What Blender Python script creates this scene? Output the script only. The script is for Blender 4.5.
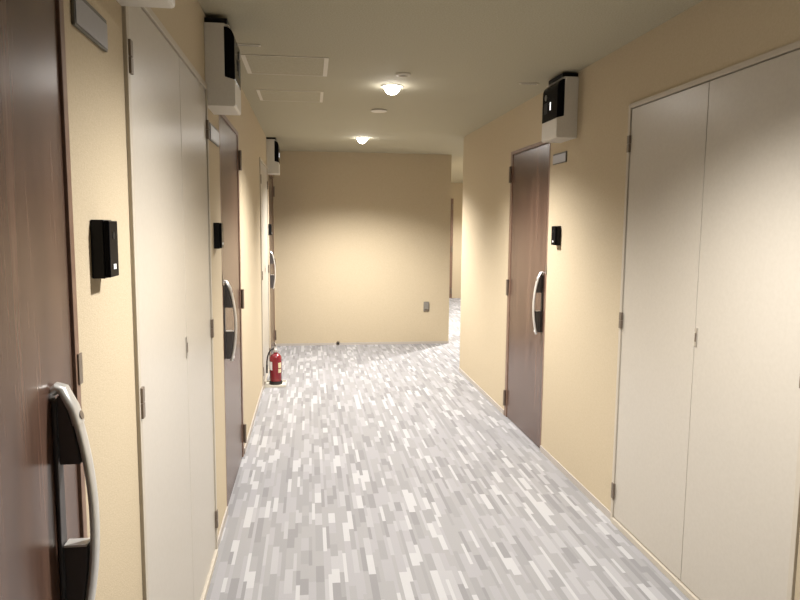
import bpy, bmesh, math, random
from mathutils import Vector, Matrix
S = bpy.context.scene
for o in list(bpy.data.objects):
    bpy.data.objects.remove(o, do_unlink=True)
COL = S.collection

# ------------------------------------------------------------------ camera
YAW, PITCH, ROLL, CZ, FPX = 0.13386, 0.11076, 0.00857, 1.508, 667.64
f = Vector((math.sin(YAW) * math.cos(PITCH), math.cos(YAW) * math.cos(PITCH), -math.sin(PITCH)))
r0 = Vector((math.cos(YAW), -math.sin(YAW), 0))
u0 = r0.cross(f)
r = r0 * math.cos(ROLL) + u0 * math.sin(ROLL)
u = u0 * math.cos(ROLL) - r0 * math.sin(ROLL)
cam = bpy.data.cameras.new('camera')
cam.sensor_width = 36.0
cam.lens = FPX / 800 * 36
cam.clip_start = 0.02
camo = bpy.data.objects.new('camera', cam)
COL.objects.link(camo)
camo.matrix_world = Matrix(((r.x, u.x, -f.x, 0), (r.y, u.y, -f.y, 0), (r.z, u.z, -f.z, CZ), (0, 0, 0, 1)))
S.camera = camo

# ------------------------------------------------------------------ world, exposure, downlight strength
w = bpy.data.worlds.new('world')
S.world = w
w.use_nodes = True
w.node_tree.nodes['Background'].inputs[0].default_value = (1.0, 0.93, 0.82, 1)
w.node_tree.nodes['Background'].inputs[1].default_value = 0.0
S.view_settings.view_transform = 'Standard'
S.view_settings.look = 'None'
S.view_settings.gamma = 1.0
S.view_settings.exposure = 0.12
S.view_settings.use_curve_mapping = False
LAMP_W = 320.0
LAMP_COL = (1.0, 0.97, 0.935)
BULB = 52.0

# ------------------------------------------------------------------ dimensions (metres)
XL, XR, YB, H = -0.442, 1.539, 8.37, 2.4
YC = 6.72          # corner where the right wall ends
XE = 1.765         # right end of the back wall
XP = 3.80          # right wall of the passage
YF = 13.74         # far wall of the passage
Y0 = -2.2          # behind the camera
T = 0.15

# ------------------------------------------------------------------ materials
def nt(name):
    m = bpy.data.materials.new(name)
    m.use_nodes = True
    return m, m.node_tree, m.node_tree.nodes['Principled BSDF']

def node(t, typ, **kw):
    n = t.nodes.new(typ)
    for k, v in kw.items():
        setattr(n, k, v)
    return n

def speckle(name, c1, c2, scale=60, rough=0.8, bump=0.0, bscale=None, detail=4, stretch=(1, 1, 1), spec=0.3, rvar=0.0):
    m, t, b = nt(name)
    tc = node(t, 'ShaderNodeTexCoord')
    mp = node(t, 'ShaderNodeMapping')
    mp.inputs['Scale'].default_value = stretch
    t.links.new(tc.outputs['Object'], mp.inputs[0])
    nz = node(t, 'ShaderNodeTexNoise')
    nz.inputs['Scale'].default_value = scale
    nz.inputs['Detail'].default_value = detail
    t.links.new(mp.outputs[0], nz.inputs['Vector'])
    cr = node(t, 'ShaderNodeValToRGB')
    cr.color_ramp.elements[0].color = (*c1, 1)
    cr.color_ramp.elements[1].color = (*c2, 1)
    cr.color_ramp.elements[0].position = 0.3
    cr.color_ramp.elements[1].position = 0.7
    t.links.new(nz.outputs['Fac'], cr.inputs[0])
    t.links.new(cr.outputs[0], b.inputs['Base Color'])
    b.inputs['Roughness'].default_value = rough
    b.inputs['Specular IOR Level'].default_value = spec
    if bump:
        nb = node(t, 'ShaderNodeTexNoise')
        nb.inputs['Scale'].default_value = bscale or scale
        nb.inputs['Detail'].default_value = 3
        t.links.new(mp.outputs[0], nb.inputs['Vector'])
        bp = node(t, 'ShaderNodeBump')
        bp.inputs['Strength'].default_value = bump
        bp.inputs['Distance'].default_value = 0.003
        t.links.new(nb.outputs['Fac'], bp.inputs['Height'])
        t.links.new(bp.outputs[0], b.inputs['Normal'])
    return m

def plain(name, c, rough=0.5, metal=0.0, spec=0.5, coat=0.0):
    m, t, b = nt(name)
    tc = node(t, 'ShaderNodeTexCoord')
    nz = node(t, 'ShaderNodeTexNoise')
    nz.inputs['Scale'].default_value = 90
    t.links.new(tc.outputs['Object'], nz.inputs['Vector'])
    mx = node(t, 'ShaderNodeMix', data_type='RGBA')
    mx.inputs[6].default_value = (*[v * 0.93 for v in c], 1)
    mx.inputs[7].default_value = (*[min(1, v * 1.06) for v in c], 1)
    t.links.new(nz.outputs['Fac'], mx.inputs[0])
    t.links.new(mx.outputs[2], b.inputs['Base Color'])
    b.inputs['Roughness'].default_value = rough
    b.inputs['Metallic'].default_value = metal
    b.inputs['Specular IOR Level'].default_value = spec
    b.inputs['Coat Weight'].default_value = coat
    return m

def glow(name, c, s):
    m, t, b = nt(name)
    b.inputs['Base Color'].default_value = (0.9, 0.9, 0.9, 1)
    b.inputs['Emission Color'].default_value = (*c, 1)
    b.inputs['Emission Strength'].default_value = s
    return m

def wood_material():
    m, t, b = nt('dark_wood_veneer')
    tc = node(t, 'ShaderNodeTexCoord')
    mp = node(t, 'ShaderNodeMapping')
    mp.inputs['Scale'].default_value = (14, 14, 0.55)
    t.links.new(tc.outputs['Object'], mp.inputs[0])
    n1 = node(t, 'ShaderNodeTexNoise')
    n1.inputs['Scale'].default_value = 1.3
    n1.inputs['Detail'].default_value = 5
    n1.inputs['Roughness'].default_value = 0.6
    t.links.new(mp.outputs[0], n1.inputs['Vector'])
    n2 = node(t, 'ShaderNodeTexNoise')
    n2.inputs['Scale'].default_value = 11
    n2.inputs['Detail'].default_value = 3
    t.links.new(mp.outputs[0], n2.inputs['Vector'])
    ad = node(t, 'ShaderNodeMix', data_type='FLOAT')
    ad.inputs[0].default_value = 0.4
    t.links.new(n1.outputs['Fac'], ad.inputs[2])
    t.links.new(n2.outputs['Fac'], ad.inputs[3])
    cr = node(t, 'ShaderNodeValToRGB')
    e = cr.color_ramp.elements
    e[0].position, e[0].color = 0.30, (0.050, 0.026, 0.019, 1)
    e[1].position, e[1].color = 0.70, (0.145, 0.084, 0.060, 1)
    k = e.new(0.5)
    k.color = (0.092, 0.051, 0.036, 1)
    t.links.new(ad.outputs[0], cr.inputs[0])
    t.links.new(cr.outputs[0], b.inputs['Base Color'])
    b.inputs['Roughness'].default_value = 0.27
    b.inputs['Specular IOR Level'].default_value = 0.85
    return m

def carpet_material():
    """Grey strips of random length and tone running along the corridor."""
    m, t, b = nt('striped_grey_carpet')
    L = t.links
    tc = node(t, 'ShaderNodeTexCoord')
    sp = node(t, 'ShaderNodeSeparateXYZ')
    L.new(tc.outputs['Object'], sp.inputs[0])
    def mth(op, a, bb=None):
        n = node(t, 'ShaderNodeMath', operation=op)
        for i, v in enumerate((a, bb)):
            if v is None: continue
            if isinstance(v, (int, float)): n.inputs[i].default_value = v
            else: L.new(v, n.inputs[i])
        return n.outputs[0]
    row = mth('FLOOR', mth('ADD', mth('DIVIDE', sp.outputs[0], 0.0225), mth('MULTIPLY', mth('SINE', mth('MULTIPLY', sp.outputs[0], 88.0)), 0.30)))
    wn = node(t, 'ShaderNodeTexWhiteNoise', noise_dimensions='1D')
    L.new(row, wn.inputs['W'])
    ln = mth('ADD', mth('MULTIPLY', wn.outputs['Value'], 0.15), 0.115)
    wn2 = node(t, 'ShaderNodeTexWhiteNoise', noise_dimensions='1D')
    L.new(mth('ADD', row, 511.3), wn2.inputs['W'])
    colm = mth('FLOOR', mth('ADD', mth('DIVIDE', sp.outputs[1], ln), mth('MULTIPLY', wn2.outputs['Value'], 7.0)))
    cb = node(t, 'ShaderNodeCombineXYZ')
    L.new(row, cb.inputs[0]); L.new(colm, cb.inputs[1])
    wc = node(t, 'ShaderNodeTexWhiteNoise', noise_dimensions='3D')
    L.new(cb.outputs[0], wc.inputs['Vector'])
    cr = node(t, 'ShaderNodeValToRGB')
    cr.color_ramp.interpolation = 'CONSTANT'
    e = cr.color_ramp.elements
    tones = [(0.0, (0.218, 0.207, 0.210)), (0.10, (0.246, 0.236, 0.236)), (0.30, (0.268, 0.257, 0.255)),
             (0.54, (0.290, 0.276, 0.284)), (0.74, (0.322, 0.310, 0.314)), (0.87, (0.385, 0.374, 0.374))]
    e[0].position, e[0].color = tones[0][0], (*tones[0][1], 1)
    e[1].position, e[1].color = tones[1][0], (*tones[1][1], 1)
    for p, c in tones[2:]:
        k = e.new(p); k.color = (*c, 1)
    L.new(wc.outputs['Value'], cr.inputs[0])
    nz = node(t, 'ShaderNodeTexNoise')
    nz.inputs['Scale'].default_value = 220
    nz.inputs['Detail'].default_value = 2
    L.new(tc.outputs['Object'], nz.inputs['Vector'])
    hs = node(t, 'ShaderNodeMix', data_type='RGBA', blend_type='MULTIPLY')
    hs.inputs[0].default_value = 0.15
    L.new(cr.outputs[0], hs.inputs[6]); L.new(nz.outputs['Color'], hs.inputs[7])
    hue = node(t, 'ShaderNodeHueSaturation')
    hue.inputs['Saturation'].default_value = 0.55
    hue.inputs['Value'].default_value = 1.05
    L.new(hs.outputs[2], hue.inputs['Color'])
    L.new(hue.outputs[0], b.inputs['Base Color'])
    b.inputs['Roughness'].default_value = 0.95
    b.inputs['Specular IOR Level'].default_value = 0.15
    bp = node(t, 'ShaderNodeBump')
    bp.inputs['Strength'].default_value = 0.25
    bp.inputs['Distance'].default_value = 0.002
    L.new(nz.outputs['Fac'], bp.inputs['Height'])
    L.new(bp.outputs[0], b.inputs['Normal'])
    return m

M = {
    'wall': speckle('cream_wallpaper', (0.470, 0.390, 0.268), (0.510, 0.427, 0.298), 120, 0.8, 0.35, 300),
    'ceil': speckle('ceiling_board', (0.365, 0.335, 0.245), (0.455, 0.425, 0.32), 150, 0.9, 0.4, 260),
    'carpet': carpet_material(),
    'wood': wood_material(),
    'frame': speckle('brown_door_frame', (0.16, 0.095, 0.065), (0.21, 0.13, 0.09), 30, 0.4, spec=0.5),
    'closet': speckle('ivory_laminate', (0.47, 0.43, 0.365), (0.495, 0.455, 0.39), 70, 0.30, 0.05, 300, spec=0.5),
    'closet_frame': speckle('ivory_painted_frame', (0.46, 0.41, 0.335), (0.485, 0.435, 0.355), 50, 0.45),
    'base': speckle('pale_baseboard_vinyl', (0.40, 0.36, 0.32), (0.43, 0.39, 0.35), 50, 0.55),
    'dark': plain('dark_grey_metal', (0.055, 0.05, 0.05), 0.45),
    'hinge': plain('bronze_hinge', (0.20, 0.16, 0.125), 0.4, 0.4),
    'steel': plain('brushed_steel', (0.62, 0.60, 0.57), 0.3, 0.9),
    'silver': plain('silver_paint', (0.68, 0.67, 0.64), 0.32, 0.6),
    'black': plain('black_plastic', (0.009, 0.009, 0.010), 0.4, spec=0.12),
    'gloss': plain('glossy_black_panel', (0.006, 0.006, 0.007), 0.15, spec=0.02),
    'white': plain('white_plastic', (0.62, 0.59, 0.53), 0.35),
    'offwhite': plain('offwhite_trim', (0.62, 0.585, 0.50), 0.5),
    'plate': plain('grey_nameplate', (0.34, 0.34, 0.36), 0.3, 0.2),
    'plate_edge': plain('dark_plate_edge', (0.13, 0.125, 0.11), 0.4, 0.3),
    'grey': plain('grey_plastic', (0.20, 0.185, 0.16), 0.5),
    'red': plain('red_enamel', (0.20, 0.004, 0.012), 0.22, coat=0.4),
    'rubber': plain('black_rubber', (0.015, 0.013, 0.013), 0.6),
    'label': plain('cream_label', (0.75, 0.66, 0.42), 0.5),
    'mark': plain('white_marking', (0.85, 0.85, 0.85), 0.4),
    'bulb': glow('lit_lamp_glass', (1.0, 0.965, 0.93), BULB),
    'lamp_reflection': glow('glowing_reflection', (1.0, 1.0, 1.0), 1.2),  # downlight reflection on the black windows, drawn as a glowing colour
    'void': plain('dark_recess', (0.02, 0.018, 0.016), 0.9),
}

# ------------------------------------------------------------------ mesh helpers
def box(bm, x0, x1, y0, y1, z0, z1):
    v = [bm.verts.new((x, y, z)) for x in (x0, x1) for y in (y0, y1) for z in (z0, z1)]
    for q in ((0, 1, 3, 2), (4, 6, 7, 5), (0, 4, 5, 1), (2, 3, 7, 6), (0, 2, 6, 4), (1, 5, 7, 3)):
        bm.faces.new([v[i] for i in q])

def prism(bm, prof, a0, a1, axis='y'):
    """extrude a 2D profile: axis y -> profile in (x,z); axis z -> profile in (x,y); axis x -> (y,z)"""
    def P(p, a):
        return {'y': (p[0], a, p[1]), 'z': (p[0], p[1], a), 'x': (a, p[0], p[1])}[axis]
    A = [bm.verts.new(P(p, a0)) for p in prof]
    B = [bm.verts.new(P(p, a1)) for p in prof]
    n = len(prof)
    for i in range(n):
        bm.faces.new((A[i], A[(i + 1) % n], B[(i + 1) % n], B[i]))
    bm.faces.new(A[::-1]); bm.faces.new(B)

def lathe(bm, prof, cx, cy, n=32):
    """prof = [(radius, z)...] revolved about the vertical axis at cx, cy"""
    rings = []
    for rad, z in prof:
        if rad < 1e-6:
            rings.append([bm.verts.new((cx, cy, z))])
        else:
            rings.append([bm.verts.new((cx + rad * math.cos(2 * math.pi * k / n), cy + rad * math.sin(2 * math.pi * k / n), z)) for k in range(n)])
    for a, b in zip(rings, rings[1:]):
        for k in range(n):
            q = [a[k % len(a)], a[(k + 1) % len(a)], b[(k + 1) % len(b)], b[k % len(b)]]
            q2 = []
            for v in q:
                if v not in q2: q2.append(v)
            if len(q2) > 2: bm.faces.new(q2)

def tube(bm, pts, rad, n=12, flat=None):
    """sweep a circle (or an ellipse: flat=(a,b)) along points"""
    pts = [Vector(p) for p in pts]
    rings = []
    side = None
    for i, p in enumerate(pts):
        d = (pts[min(i + 1, len(pts) - 1)] - pts[max(i - 1, 0)]).normalized()
        if side is None:
            ref = Vector((0, 1, 0)) if abs(d.y) < 0.9 else Vector((1, 0, 0))
            side = ref
        s = (side - d * side.dot(d)).normalized()
        side = s
        t2 = d.cross(s)
        ra, rb = (flat if flat else (rad, rad))
        rings.append([bm.verts.new(p + s * ra * math.cos(2 * math.pi * k / n) + t2 * rb * math.sin(2 * math.pi * k / n)) for k in range(n)])
    for a, b in zip(rings, rings[1:]):
        for k in range(n):
            bm.faces.new((a[k], a[(k + 1) % n], b[(k + 1) % n], b[k]))
    bm.faces.new(rings[0][::-1]); bm.faces.new(rings[-1])

def obj(name, bm, mat, parent=None, bevel=0.0, smooth=False):
    bmesh.ops.recalc_face_normals(bm, faces=bm.faces)
    me = bpy.data.meshes.new(name)
    bm.to_mesh(me); bm.free()
    me.materials.append(M[mat])
    if smooth:
        for p in me.polygons: p.use_smooth = True
    o = bpy.data.objects.new(name, me)
    COL.objects.link(o)
    if parent: o.parent = parent
    if bevel:
        md = o.modifiers.new('bevel', 'BEVEL')
        md.width = bevel; md.segments = 2; md.limit_method = 'ANGLE'
    if smooth:
        md = o.modifiers.new('edges', 'EDGE_SPLIT')
        md.split_angle = math.radians(40)
    return o

def boxes(name, lst, mat, parent=None, bevel=0.0):
    bm = bmesh.new()
    for b in lst: box(bm, *b)
    return obj(name, bm, mat, parent, bevel)

def empty(name, loc, rz, label, cat, group=None, kind=None):
    o = bpy.data.objects.new(name, None)
    o.empty_display_size = 0.1
    COL.objects.link(o)
    o.location = loc
    o.rotation_euler = (0, 0, rz)
    return tag(o, label, cat, group, kind)

def tag(o, label, cat, group=None, kind=None):
    o['label'] = label; o['category'] = cat
    if group: o['group'] = group
    if kind: o['kind'] = kind
    return o

# wall frames: local x = out from the wall, local y = along the wall
RZ = {'left': 0.0, 'right': math.pi, 'back': -math.pi / 2}

# ------------------------------------------------------------------ setting
def structure(o, label, cat):
    return tag(o, label, cat, kind='structure')

DOOR_H = 2.08
CL_H = 2.10
# along-corridor extents of the openings (frame outer edges)
D1 = (0.43, 1.335)
D2 = (3.445, 4.365)
D3 = (7.40, 8.32)
DR = (4.215, 5.085)
CL1 = (1.73, 3.025)
CL2 = (6.10, 7.10)
CR = (1.845, 3.135)

structure(boxes('floor', [(XL - T, XP + T, Y0 - T, YF + T, -0.1, 0.0)], 'carpet'), 'grey striped carpet floor of the corridor', 'floor')
structure(boxes('ceiling', [(XL - T, XP + T, Y0 - T, YF + T, H, H + 0.1)], 'ceil'), 'dim greyish beige corridor ceiling', 'ceiling')

def wall_boxes(x0, x1, y0, y1, openings):
    out = []; y = y0
    for a, b, h in openings:
        out.append((x0, x1, y, a, 0, H))
        out.append((x0, x1, a, b, h, H))
        y = b
    out.append((x0, x1, y, y1, 0, H))
    return out
structure(boxes('wall_left', wall_boxes(XL - T, XL, Y0, YB, [(*D1, DOOR_H), (*CL1, CL_H), (*D2, DOOR_H), (*CL2, CL_H), (*D3, DOOR_H)]), 'wall'),
          'cream papered left wall of the corridor', 'wall')
structure(boxes('wall_right', wall_boxes(XR, XR + T, Y0, YC, [(*CR, CL_H), (*DR, DOOR_H)]) + [(XR + T, XP, YC - T, YC, 0, H)], 'wall'),
          'cream papered right wall ending at the corner', 'wall')
DF = (2.04, 2.955)
structure(boxes('wall_back', [(XL - T, XE, YB, YB + T, 0, H), (XE - T, XE, YB + T, YF, 0, H)], 'wall'),
          'bare cream wall closing the corridor at the end', 'wall')
structure(boxes('wall_far', [(XE - T, DF[0], YF, YF + T, 0, H), (DF[1], XP + T, YF, YF + T, 0, H), (*DF, YF, YF + T, DOOR_H, H)], 'wall'),
          'small strip of wall seen deep in the passage behind the end wall', 'wall')
structure(boxes('wall_passage', [(XP, XP + T, YC - T, YF, 0, H)], 'wall'), 'right wall of the side passage', 'wall')
structure(boxes('wall_rear', [(XL - T, XR + T, Y0 - T, Y0, 0, H)], 'wall'), 'wall behind the viewpoint', 'wall')

def base_runs(x0, x1, y0, y1, op):
    out = []; y = y0
    for a, b in op:
        if a - y > 0.01: out.append((x0, x1, y, a, 0.0, 0.04))
        y = b
    if y1 - y > 0.01: out.append((x0, x1, y, y1, 0.0, 0.04))
    return out
structure(boxes('baseboard_left', base_runs(XL, XL + 0.007, Y0, YB, [D1, CL1, D2, CL2, D3]), 'base'), 'low pale baseboard along the left wall', 'baseboard')
structure(boxes('baseboard_right', base_runs(XR - 0.007, XR, Y0, YC, [CR, DR]), 'base'), 'low pale baseboard along the right wall', 'baseboard')
structure(boxes('baseboard_back', [(XL + 0.007, XE, YB - 0.007, YB, 0, 0.03)], 'base'), 'low pale baseboard along the end wall', 'baseboard')

# ------------------------------------------------------------------ doors
def bow(z0, z1, n0, nm, n1, k=48):
    """bow-shaped pull: (n, z) along the bar"""
    pts = []
    for i in range(k + 1):
        t = i / k
        b0, b1, b2 = (1 - t) ** 2, 2 * t * (1 - t), t * t
        pts.append((b0 * n0 + b1 * (2 * nm - (n0 + n1) / 2) + b2 * n1, z0 + (z1 - z0) * t))
    return pts

def handle(parent, s, side, ztop, zbot):
    """long bowed pull on a dark mount; side=+1: free edge of the leaf towards +s"""
    n0 = -0.004
    base = boxes('handle', [(n0 + 0.0005, n0 + 0.007, s - 0.014, s + 0.014, zbot + 0.01, ztop - 0.02)], 'dark', parent, 0.002)
    P = bow(ztop, zbot, 0.015, 0.051, 0.027)
    def at(z):
        for (a, za), (b, zb) in zip(P, P[1:]):
            if zb <= z <= za: return a + (b - a) * (za - z) / (za - zb)
        return P[-1][0]
    for za, zb in ((ztop - 0.012, ztop - 0.135), (zbot + 0.155, zbot + 0.012)):
        bm = bmesh.new()
        k = 6
        prof = [(n0 + 0.0095, zb), (n0 + 0.0095, za)] + [(at(za + (zb - za) * i / k) - 0.004, za + (zb - za) * i / k) for i in range(k + 1)]
        prism(bm, prof, s - 0.013, s + 0.013)
        obj('handle_bracket', bm, 'dark', base, 0.002)
        if zb < (ztop + zbot) / 2:
            boxes('bracket_cap', [(n0 + 0.0095, at(za) - 0.006, s - 0.0135, s + 0.0135, za + 0.0003, za + 0.005)], 'silver', base, 0.001)
    bm = bmesh.new()
    tube(bm, [(n + 0.004, s, z) for n, z in P if z < ztop - 0.062], 0.01, 16, flat=(0.0145, 0.0075))
    obj('grip', bm, 'silver', base, smooth=True)
    # flat upper end that bends back to the leaf and carries the key slot
    hp = [(n0 + 0.0005, ztop - 0.006), (0.004, ztop + 0.001), (0.012, ztop - 0.001)] + [(n + 0.004, z) for n, z in P[4:] if z > ztop - 0.072]
    bm = bmesh.new()
    tube(bm, [(n, s, z) for n, z in hp], 0.01, 16, flat=(0.017, 0.009))
    hd = obj('grip_head', bm, 'silver', base, smooth=True)
    zk = ztop - 0.050
    bm = bmesh.new()
    tube(bm, [(at(zk) + 0.0100, s, zk), (at(zk) + 0.0136, s, zk + 0.001)], 0.0080, 16)
    obj('keyhole', bm, 'hinge', base)
    zk = zbot + 0.02
    bm = bmesh.new()
    tube(bm, [(at(zk) + 0.008, s, zk), (at(zk) + 0.0135, s, zk)], 0.008, 16)
    obj('bolt_cap', bm, 'mark', base)
    return base

def door(name, wall, y0, y1, side, label, plane=None, hs=0.085, ztop=1.215, zbot=0.80, g=0.0008):
    w2 = (y1 - y0) / 2
    yc = (y0 + y1) / 2
    loc = {'left': (XL, yc, 0), 'right': (XR, yc, 0), 'back': (yc, plane, 0)}[wall]
    d = empty(name, loc, RZ[wall], label, 'door', kind='structure')
    fw = 0.024
    a = w2 - g
    lo, hi = (-a + 0.055, a - 0.022) if side > 0 else (-a + 0.022, a - 0.055)
    boxes('door_frame', [(-0.10, 0.001, -a, lo, 0.0, DOOR_H - g), (-0.10, 0.001, hi, a, 0.0, DOOR_H - g),
                         (-0.10, 0.001, lo, hi, DOOR_H - g - fw, DOOR_H - g)], 'frame', d, 0.0015)
    lg = 0.005
    leaf = boxes('door_leaf', [(-0.050, -0.004, lo + lg, hi - lg, 0.006, DOOR_H - g - fw - lg)], 'wood', d, 0.0015)
    boxes('door_stop', [(-0.10, -0.052, lo + 0.0005, hi - 0.0005, 0.0, DOOR_H - g - fw - 0.0005)], 'void', d)
    e = a - 0.013
    for zh in (1.905, 1.035, 0.15):
        h = boxes('hinge', [(0.0013, 0.008, -side * e - 0.011, -side * e + 0.011, zh - 0.06, zh + 0.06)], 'hinge', d, 0.001)
        bm = bmesh.new()
        c = -side * (e - 0.016)
        tube(bm, [(0.012, c, zh - 0.062), (0.012, c, zh + 0.062)], 0.009, 12)
        obj('hinge_knuckle', bm, 'hinge', h, smooth=True)
    boxes('latch_plate', [(0.0013, 0.004, side * (a - 0.004) - 0.010, side * (a - 0.004) + 0.010, 1.20, 1.26)], 'hinge', d, 0.001)
    handle(d, side * (w2 - hs), side, ztop, zbot)
    return d

door('door_1', 'left', *D1, +1, 'nearest dark brown door with long bowed handle, cut off by the left edge', hs=0.126, ztop=1.222, zbot=0.78)
door('door_2', 'left', *D2, -1, 'dark brown door seen edge-on in the left wall beyond the ivory closet', hs=0.07)
door('door_3', 'left', *D3, -1, 'last brown door on the left, in the corner behind the fire extinguisher', hs=0.08)
door('door_4', 'right', *DR, +1, 'dark brown wooden door in the right wall with bowed silver handle', hs=0.078, ztop=1.205, zbot=0.79)
door('door_5', 'back', *DF, -1, 'sliver of a brown door frame deep in the passage past the end wall', plane=YF)

# ------------------------------------------------------------------ ivory closets
def closet(wall, y0, y1, split, label, group='ivory closets in the walls', g=0.0008):
    yc = (y0 + y1) / 2
    c = empty('utility_closet', (XL if wall == 'left' else XR, yc, 0), RZ[wall], label, 'closet', group)
    sg = 1 if wall == 'left' else -1
    a = (y1 - y0) / 2 - g
    fw = 0.022
    top = CL_H - g
    boxes('closet_frame', [(-0.10, 0.010, -a, -a + fw, 0, top), (-0.10, 0.010, a - fw, a, 0, top),
                           (-0.10, 0.010, -a + fw, a - fw, top - fw, top), (-0.10, 0.014, -a + fw, a - fw, 0.0, 0.028)], 'closet_frame', c, 0.0015)
    boxes('closet_back', [(-0.10, -0.04, -a + fw + 0.0005, a - fw - 0.0005, 0.0285, top - fw - 0.0005)], 'void', c)
    s0 = sg * (split - yc)
    lg = 0.003
    z0, z1 = 0.034, top - fw - 0.004
    for lo, hi, hd in ((-a + fw + lg, s0 - 0.002, -1), (s0 + 0.002, a - fw - lg, 1)):
        leaf = boxes('closet_door', [(-0.022, 0.004, lo, hi, z0, z1)], 'closet', c, 0.001)
        e = lo if hd < 0 else hi
        for zh in (1.91, 1.05, 0.17):
            q = e + hd * 0.006
            bm = bmesh.new()
            box(bm, 0.0043, 0.016, q - 0.011, q + 0.011, zh - 0.04, zh - 0.001)
            box(bm, 0.0043, 0.016, q - 0.011, q + 0.011, zh + 0.001, zh + 0.04)
            hh = obj('hinge', bm, 'hinge', leaf, 0.001)
    # recessed pull beside the joint, on the leaf that opens first
    first = [o for o in c.children if o.name.startswith('closet_door')][0 if wall == 'left' else 1]
    sd = -1 if wall == 'left' else 1
    q = s0 + sd * 0.012
    p = boxes('flush_pull', [(0.0042, 0.008, q - 0.008, q + 0.008, 1.035, 1.11)], 'steel', first, 0.001)
    boxes('pull_lock', [(0.0081, 0.0095, q - 0.004, q + 0.004, 1.055, 1.09)], 'hinge', p, 0.0005)
    return c

closet('left', *CL1, 2.425, 'tall ivory double-leaf closet in the left wall between two brown doors')
closet('right', *CR, 2.48, 'wide ivory double-leaf closet filling the right foreground wall')
closet('left', *CL2, 6.60, 'narrow-looking ivory closet on the left behind the fire extinguisher')

# ------------------------------------------------------------------ white boxes with black windows, above each door
def meter_box(wall, y0, y1, zb, label, lit=True):
    yc = (y0 + y1) / 2
    zt = zb + 0.345
    m = empty('control_box', (XL if wall == 'left' else XR, yc, zb), RZ[wall], label, 'wall box', 'white boxes above the doors')
    a = (y1 - y0) / 2
    D, hh, sp = 0.125, 0.345, 0.112
    # white body: full depth below, thin behind the black window, thin lip over the top
    prof = [(0.0005, 0), (D - 0.008, 0), (D - 0.002, 0.003), (D, 0.01), (D, sp), (0.082, sp + 0.012), (0.082, hh - 0.012)]
    for k in range(5):
        prof.append((0.082 + 0.024 * (1 - k / 4), hh - 0.010 + 0.010 * k / 4))
    prof.append((0.0005, hh))
    bm = bmesh.new(); prism(bm, prof, -a, a)
    body = obj('box_body', bm, 'white', m, 0.003)
    # glossy black window, rounded at the top, wrapping round both sides
    pr = [(0.0825, sp + 0.0125), (D + 0.0005, sp + 0.001)]
    for k in range(8):
        t = math.pi / 2 * k / 7
        pr.append((0.085 + (D - 0.085) * math.cos(t), hh - 0.012 - 0.050 + 0.048 * math.sin(t)))
    pr.append((0.0825, hh - 0.0135))
    bm = bmesh.new(); prism(bm, pr, -a - 0.001, a + 0.001)
    win = obj('window_panel', bm, 'gloss', m, 0.002)
    # ring button, and a glowing mark put in as the downlights' reflection
    bm = bmesh.new()
    sgn = 1
    yq = a * 0.5 if wall == 'right' else -a * 0.5
    tube(bm, [(D - 0.002, -yq, 0.255), (D + 0.004, -yq, 0.255)], 0.018, 20)
    obj('ring_button', bm, 'plate_edge', win, smooth=False)
    box_y = yq * 0.2
    boxes('reflection_mark', [(D - 0.0005, D + 0.0022, box_y - 0.006, box_y + 0.006, 0.172, 0.218)], 'lamp_reflection' if lit else 'black', win, 0.0005)
    boxes('display_screen', [(D - 0.0005, D + 0.0015, -yq - 0.03, -yq + 0.03, 0.16, 0.225)], 'black', win, 0.0005)
    # black strip on top: rubber seal plus painted shadow of the ceiling gap
    boxes('shaded_gap_seal', [(0.0005, 0.095, -a + 0.01, a - 0.01, hh + 0.0005, min(hh + 0.022, H - zb - 0.001))], 'black', m, 0.001)
    return m

meter_box('left', 1.50, 1.725, 2.02, 'white wall box at the top left edge, over the gap beside the nearest door', False)
meter_box('left', 3.03, 3.275, 2.015, 'white wall box with black window over the end of the long left closet', False)
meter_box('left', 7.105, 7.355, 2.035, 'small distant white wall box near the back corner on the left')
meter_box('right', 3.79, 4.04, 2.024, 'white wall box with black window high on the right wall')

# ------------------------------------------------------------------ nameplates
def nameplate(wall, y0, y1, z0, z1, label):
    yc = (y0 + y1) / 2
    a = (y1 - y0) / 2
    p = empty('nameplate', (XL if wall == 'left' else XR, yc, z0), RZ[wall], label, 'nameplate', 'blank nameplates beside the doors')
    h = z1 - z0
    boxes('plate_frame', [(0.0005, 0.007, -a, a, 0, h)], 'plate_edge', p, 0.001)
    boxes('plate_insert', [(0.0072, 0.009, -a + 0.004, a - 0.004, 0.005, h - 0.010)], 'plate', p, 0.0008)
    return p
nameplate('left', 1.372, 1.578, 1.878, 1.945, 'grey nameplate at the top left beside the nearest door')
nameplate('left', 3.10, 3.385, 1.88, 1.955, 'grey nameplate under the white box beyond the long left closet')
nameplate('right', 3.93, 4.15, 1.90, 1.965, 'grey nameplate to the right of the right-hand door')

# ------------------------------------------------------------------ black intercoms
def intercom(wall, y0, y1, label):
    yc = (y0 + y1) / 2
    a = (y1 - y0) / 2
    p = empty('door_intercom', (XL if wall == 'left' else XR, yc, 1.395), RZ[wall], label, 'intercom', 'black intercoms beside the doors')
    boxes('intercom_body', [(0.0005, 0.026, -a, a, 0, 0.12)], 'black', p, 0.002)
    f_ = boxes('intercom_face', [(0.0262, 0.037, -a + 0.001, a - 0.001, 0.002, 0.118)], 'gloss', p, 0.002)
    boxes('call_button', [(0.0372, 0.0385, -a * 0.35, a * 0.25, 0.018, 0.029)], 'mark', f_, 0.0008)
    bm = bmesh.new()
    tube(bm, [(0.0372, 0, 0.088), (0.0378, 0, 0.088)], 0.008, 18)
    obj('camera_lens', bm, 'black', f_)
    return p
intercom('left', 1.43, 1.492, 'large-looking black intercom on the cream wall by the nearest door')
intercom('left', 3.18, 3.25, 'black intercom on the left just before the second brown door')
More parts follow.
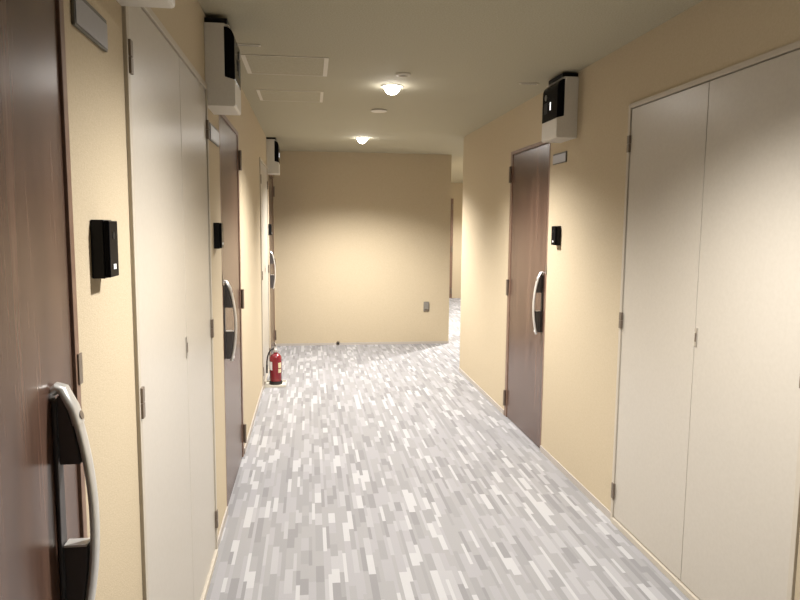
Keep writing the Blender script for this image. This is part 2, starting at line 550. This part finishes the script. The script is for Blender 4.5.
intercom('left', 7.22, 7.285, 'tiny distant black intercom on the left near the back corner')
intercom('right', 3.985, 4.055, 'small black intercom on the right wall beside the brown door')

# ------------------------------------------------------------------ outlet and stop at the end wall
t = empty('power_outlet', (1.467, YB, 0.42), RZ['back'], 'small grey outlet plate on the end wall near its right end', 'outlet')
boxes('outlet_plate', [(0.0005, 0.012, -0.036, 0.036, 0.0, 0.125)], 'grey', t, 0.003)
boxes('outlet_cover', [(0.0122, 0.024, -0.028, 0.028, 0.03, 0.112)], 'grey', t, 0.003)
boxes('outlet_socket', [(0.0122, 0.0145, -0.028, 0.028, 0.006, 0.026)], 'hinge', t, 0.001)

t = empty('cable_stub', (0.34, YB - 0.007, 0.0), RZ['back'], 'tiny dark fitting at the foot of the end wall', 'wall fitting')
bm = bmesh.new(); tube(bm, [(0.0005, 0, 0.03), (0.006, 0, 0.03)], 0.022, 16)
obj('fitting_plate', bm, 'hinge', t)
bm = bmesh.new(); tube(bm, [(0.0062, 0, 0.03), (0.03, 0, 0.03), (0.036, 0, 0.026)], 0.012, 12)
obj('fitting_knob', bm, 'rubber', t, smooth=True)

# ------------------------------------------------------------------ fire extinguisher on its white tray
bm = bmesh.new()
box(bm, -0.427, -0.235, 6.19, 6.40, 0.0, 0.006)
box(bm, -0.427, -0.235, 6.19, 6.196, 0.006, 0.022)
box(bm, -0.427, -0.235, 6.394, 6.40, 0.006, 0.022)
box(bm, -0.427, -0.421, 6.196, 6.394, 0.006, 0.022)
box(bm, -0.241, -0.235, 6.196, 6.394, 0.006, 0.022)
tag(obj('extinguisher_tray', bm, 'offwhite', None, 0.001), 'square white floor tray under the red fire extinguisher', 'tray')
ex = empty('fire_extinguisher', (-0.333, 6.32, 0.0063), 0, 'red fire extinguisher standing on a white tray at the left wall', 'fire extinguisher')
bm = bmesh.new()
R = 0.058
pr = [(0.0, 0.03), (R - 0.004, 0.03), (R, 0.036), (R, 0.24)]
for k in range(1, 7):
    tt = math.pi / 2 * k / 6
    pr.append((0.02 + (R - 0.02) * math.cos(tt), 0.24 + 0.05 * math.sin(tt)))
pr += [(0.02, 0.305), (0, 0.305)]
lathe(bm, pr, 0, 0, 36)
obj('cylinder_body', bm, 'red', ex, smooth=True)
bm = bmesh.new(); lathe(bm, [(0, 0), (R + 0.003, 0), (R + 0.003, 0.028), (R - 0.002, 0.0298), (0, 0.0298)], 0, 0, 36)
obj('base_skirt', bm, 'rubber', ex, smooth=True)
bm = bmesh.new(); lathe(bm, [(0, 0.3055), (0.018, 0.3055), (0.018, 0.325), (0.013, 0.33), (0.013, 0.352), (0, 0.352)], 0, 0, 24)
valve = obj('valve_head', bm, 'steel', ex, smooth=True)
for nm, z0, z1, up in (('carry_lever', 0.3525, 0.362, 0.012), ('squeeze_lever', 0.3655, 0.374, 0.045)):
    bm = bmesh.new()
    prism(bm, [(-0.03, z0), (0.015, z0), (0.075, z0 + up), (0.078, z0 + up + 0.006), (0.012, z1), (-0.03, z1)], -0.010, 0.010)
    bmesh.ops.rotate(bm, verts=bm.verts, cent=(0, 0, 0), matrix=Matrix.Rotation(math.radians(-100), 3, 'Z'))
    obj(nm, bm, 'steel', valve, 0.001)
bm = bmesh.new(); tube(bm, [(0, -0.0135, 0.34), (0, -0.024, 0.34)], 0.012, 18)
obj('pressure_gauge', bm, 'mark', valve)
bm = bmesh.new()
hp = []
for k in range(19):
    tt = k / 18
    a_ = math.pi * tt
    hp.append((-0.0145 - 0.066 * math.sin(a_ * 0.5), -0.012 * math.sin(a_), 0.335 + 0.012 * math.sin(a_) - 0.15 * tt ** 1.6))
tube(bm, hp, 0.0065, 10)
hose = obj('hose', bm, 'rubber', ex, smooth=True)
bm = bmesh.new(); tube(bm, [(-0.0805, 0, 0.184), (-0.081, 0, 0.14), (-0.0815, 0, 0.105)], 0.0085, 12)
obj('nozzle', bm, 'rubber', hose, smooth=True)
def patch(name, mat, a0, a1, z0, z1):
    bm = bmesh.new()
    n = 10
    V = []
    for k in range(n + 1):
        th = a0 + (a1 - a0) * k / n
        V.append([bm.verts.new((rr * math.cos(th), rr * math.sin(th), z)) for rr in (R + 0.0004, R + 0.0009) for z in (z0, z1)])
    for p, q in zip(V, V[1:]):
        for i, j in ((0, 1), (1, 3), (3, 2), (2, 0)):
            bm.faces.new((p[i], p[j], q[j], q[i]))
    bm.faces.new([V[0][i] for i in (0, 2, 3, 1)]); bm.faces.new([V[-1][i] for i in (0, 1, 3, 2)])
    return obj(name, bm, mat, ex)
D2R = math.radians
patch('instruction_label', 'label', D2R(-62), D2R(-28), 0.16, 0.21)
patch('warning_label', 'label', D2R(-62), D2R(-30), 0.115, 0.15)
patch('side_label', 'mark', D2R(-160), D2R(-120), 0.14, 0.22)

# ------------------------------------------------------------------ ceiling: downlights, sensor, cover disc, hatches, strips
def downlight(x, y, label, power=1.0):
    d = empty('downlight', (x, y, H), 0, label, 'ceiling light', 'round ceiling downlights')
    bm = bmesh.new()
    lathe(bm, [(0.0535, -0.0005), (0.070, -0.0005), (0.070, -0.004), (0.064, -0.007), (0.056, -0.007), (0.0535, -0.004), (0.0535, -0.0005)], 0, 0, 40)
    obj('trim_ring', bm, 'offwhite', d, smooth=True)
    bm = bmesh.new()
    pr = [(0.0, -0.054)]
    for k in range(1, 11):
        tt = math.pi / 2 * k / 10
        pr.append((0.052 * math.sin(tt), -0.002 - 0.052 * math.cos(tt)))
    pr += [(0.052, -0.0005), (0, -0.0005)]
    lathe(bm, pr, 0, 0, 32)
    b = obj('lamp_bulb', bm, 'bulb', d, smooth=True)
    la = bpy.data.lights.new('downlight_beam', 'SPOT')
    la.energy = LAMP_W * power
    la.color = LAMP_COL
    la.spot_size = math.radians(139)
    la.spot_blend = 0.8
    la.shadow_soft_size = 0.045
    lo = bpy.data.objects.new('downlight_beam', la)
    COL.objects.link(lo)
    lo.parent = d
    lo.location = (0, 0, -0.10)
    return d
downlight(0.527, 4.385, 'larger bright downlight in the middle of the corridor ceiling', 1.0)
downlight(0.535, 6.985, 'smaller lit downlight nearer the end wall', 1.3)
downlight(0.527, 1.785, 'downlight overhead, above the upper edge of view', 0.76)
downlight(2.81, 9.42, 'hidden downlight in the side passage behind the end wall', 2.2)
downlight(3.15, 12.3, 'hidden downlight deep in the side passage')

sn = empty('ceiling_sensor', (0.55, 4.03, H), 0, 'white ring sensor on the ceiling just in front of the larger downlight', 'sensor')
bm = bmesh.new(); lathe(bm, [(0.026, -0.0005), (0.046, -0.0005), (0.046, -0.006), (0.040, -0.012), (0.030, -0.012), (0.026, -0.006), (0.026, -0.0005)], 0, 0, 36)
obj('sensor_ring', bm, 'offwhite', sn, smooth=True)
bm = bmesh.new(); lathe(bm, [(0, -0.0005), (0.0255, -0.0005), (0.0255, -0.004), (0, -0.004)], 0, 0, 24)
obj('sensor_lens', bm, 'grey', sn)
cv = empty('sprinkler_cover', (0.535, 5.29, H), 0, 'flat pale cover disc on the ceiling between the two downlights', 'ceiling disc')
bm = bmesh.new(); lathe(bm, [(0, -0.0005), (0.05, -0.0005), (0.05, -0.005), (0, -0.005)], 0, 0, 36)
obj('collar', bm, 'offwhite', cv, smooth=True)
bm = bmesh.new(); lathe(bm, [(0, -0.0055), (0.062, -0.0055), (0.064, -0.009), (0.058, -0.013), (0, -0.015)], 0, 0, 36)
obj('cover_disc', bm, 'offwhite', cv, smooth=True)

def hatch(x0, x1, y0, y1, label, tw=0.006, sw=0.024):
    c = empty('ceiling_hatch', ((x0 + x1) / 2, (y0 + y1) / 2, H), 0, label, 'ceiling hatch', 'flush hatches in the ceiling')
    a, b = (x1 - x0) / 2, (y1 - y0) / 2
    boxes('hatch_panel', [(-a + sw, a - sw, -b + tw, b - tw, -0.0025, -0.0005)], 'ceil', c)
    fr = bmesh.new()
    for q in ((-a, a, -b, -b + tw), (-a, a, b - tw, b), (-a, -a + sw, -b + tw, b - tw), (a - sw, a, -b + tw, b - tw)):
        box(fr, *q, -0.0035, -0.0005)
    obj('hatch_frame', fr, 'offwhite', c)
    return c
hatch(-0.36, 0.105, 3.72, 4.165, 'nearer rectangular hatch with pale outline in the ceiling on the left')
hatch(-0.35, 0.095, 4.65, 5.03, 'farther, fainter rectangular hatch in the ceiling on the left', 0.004, 0.02)
def strip(x, y, label):
    s_ = empty('ceiling_strip', (x, y, H), 0, label, 'ceiling strip', 'short pale strips on the ceiling')
    boxes('strip_cover', [(-0.06, 0.06, -0.014, 0.014, -0.006, -0.0005)], 'offwhite', s_, 0.001)
    boxes('strip_slot', [(-0.05, 0.05, -0.003, 0.003, -0.0075, -0.0062)], 'grey', s_)
strip(-0.30, 3.52, 'short pale strip on the ceiling next to the left white box')
strip(1.36, 4.15, 'short pale strip on the ceiling beside the right white box')
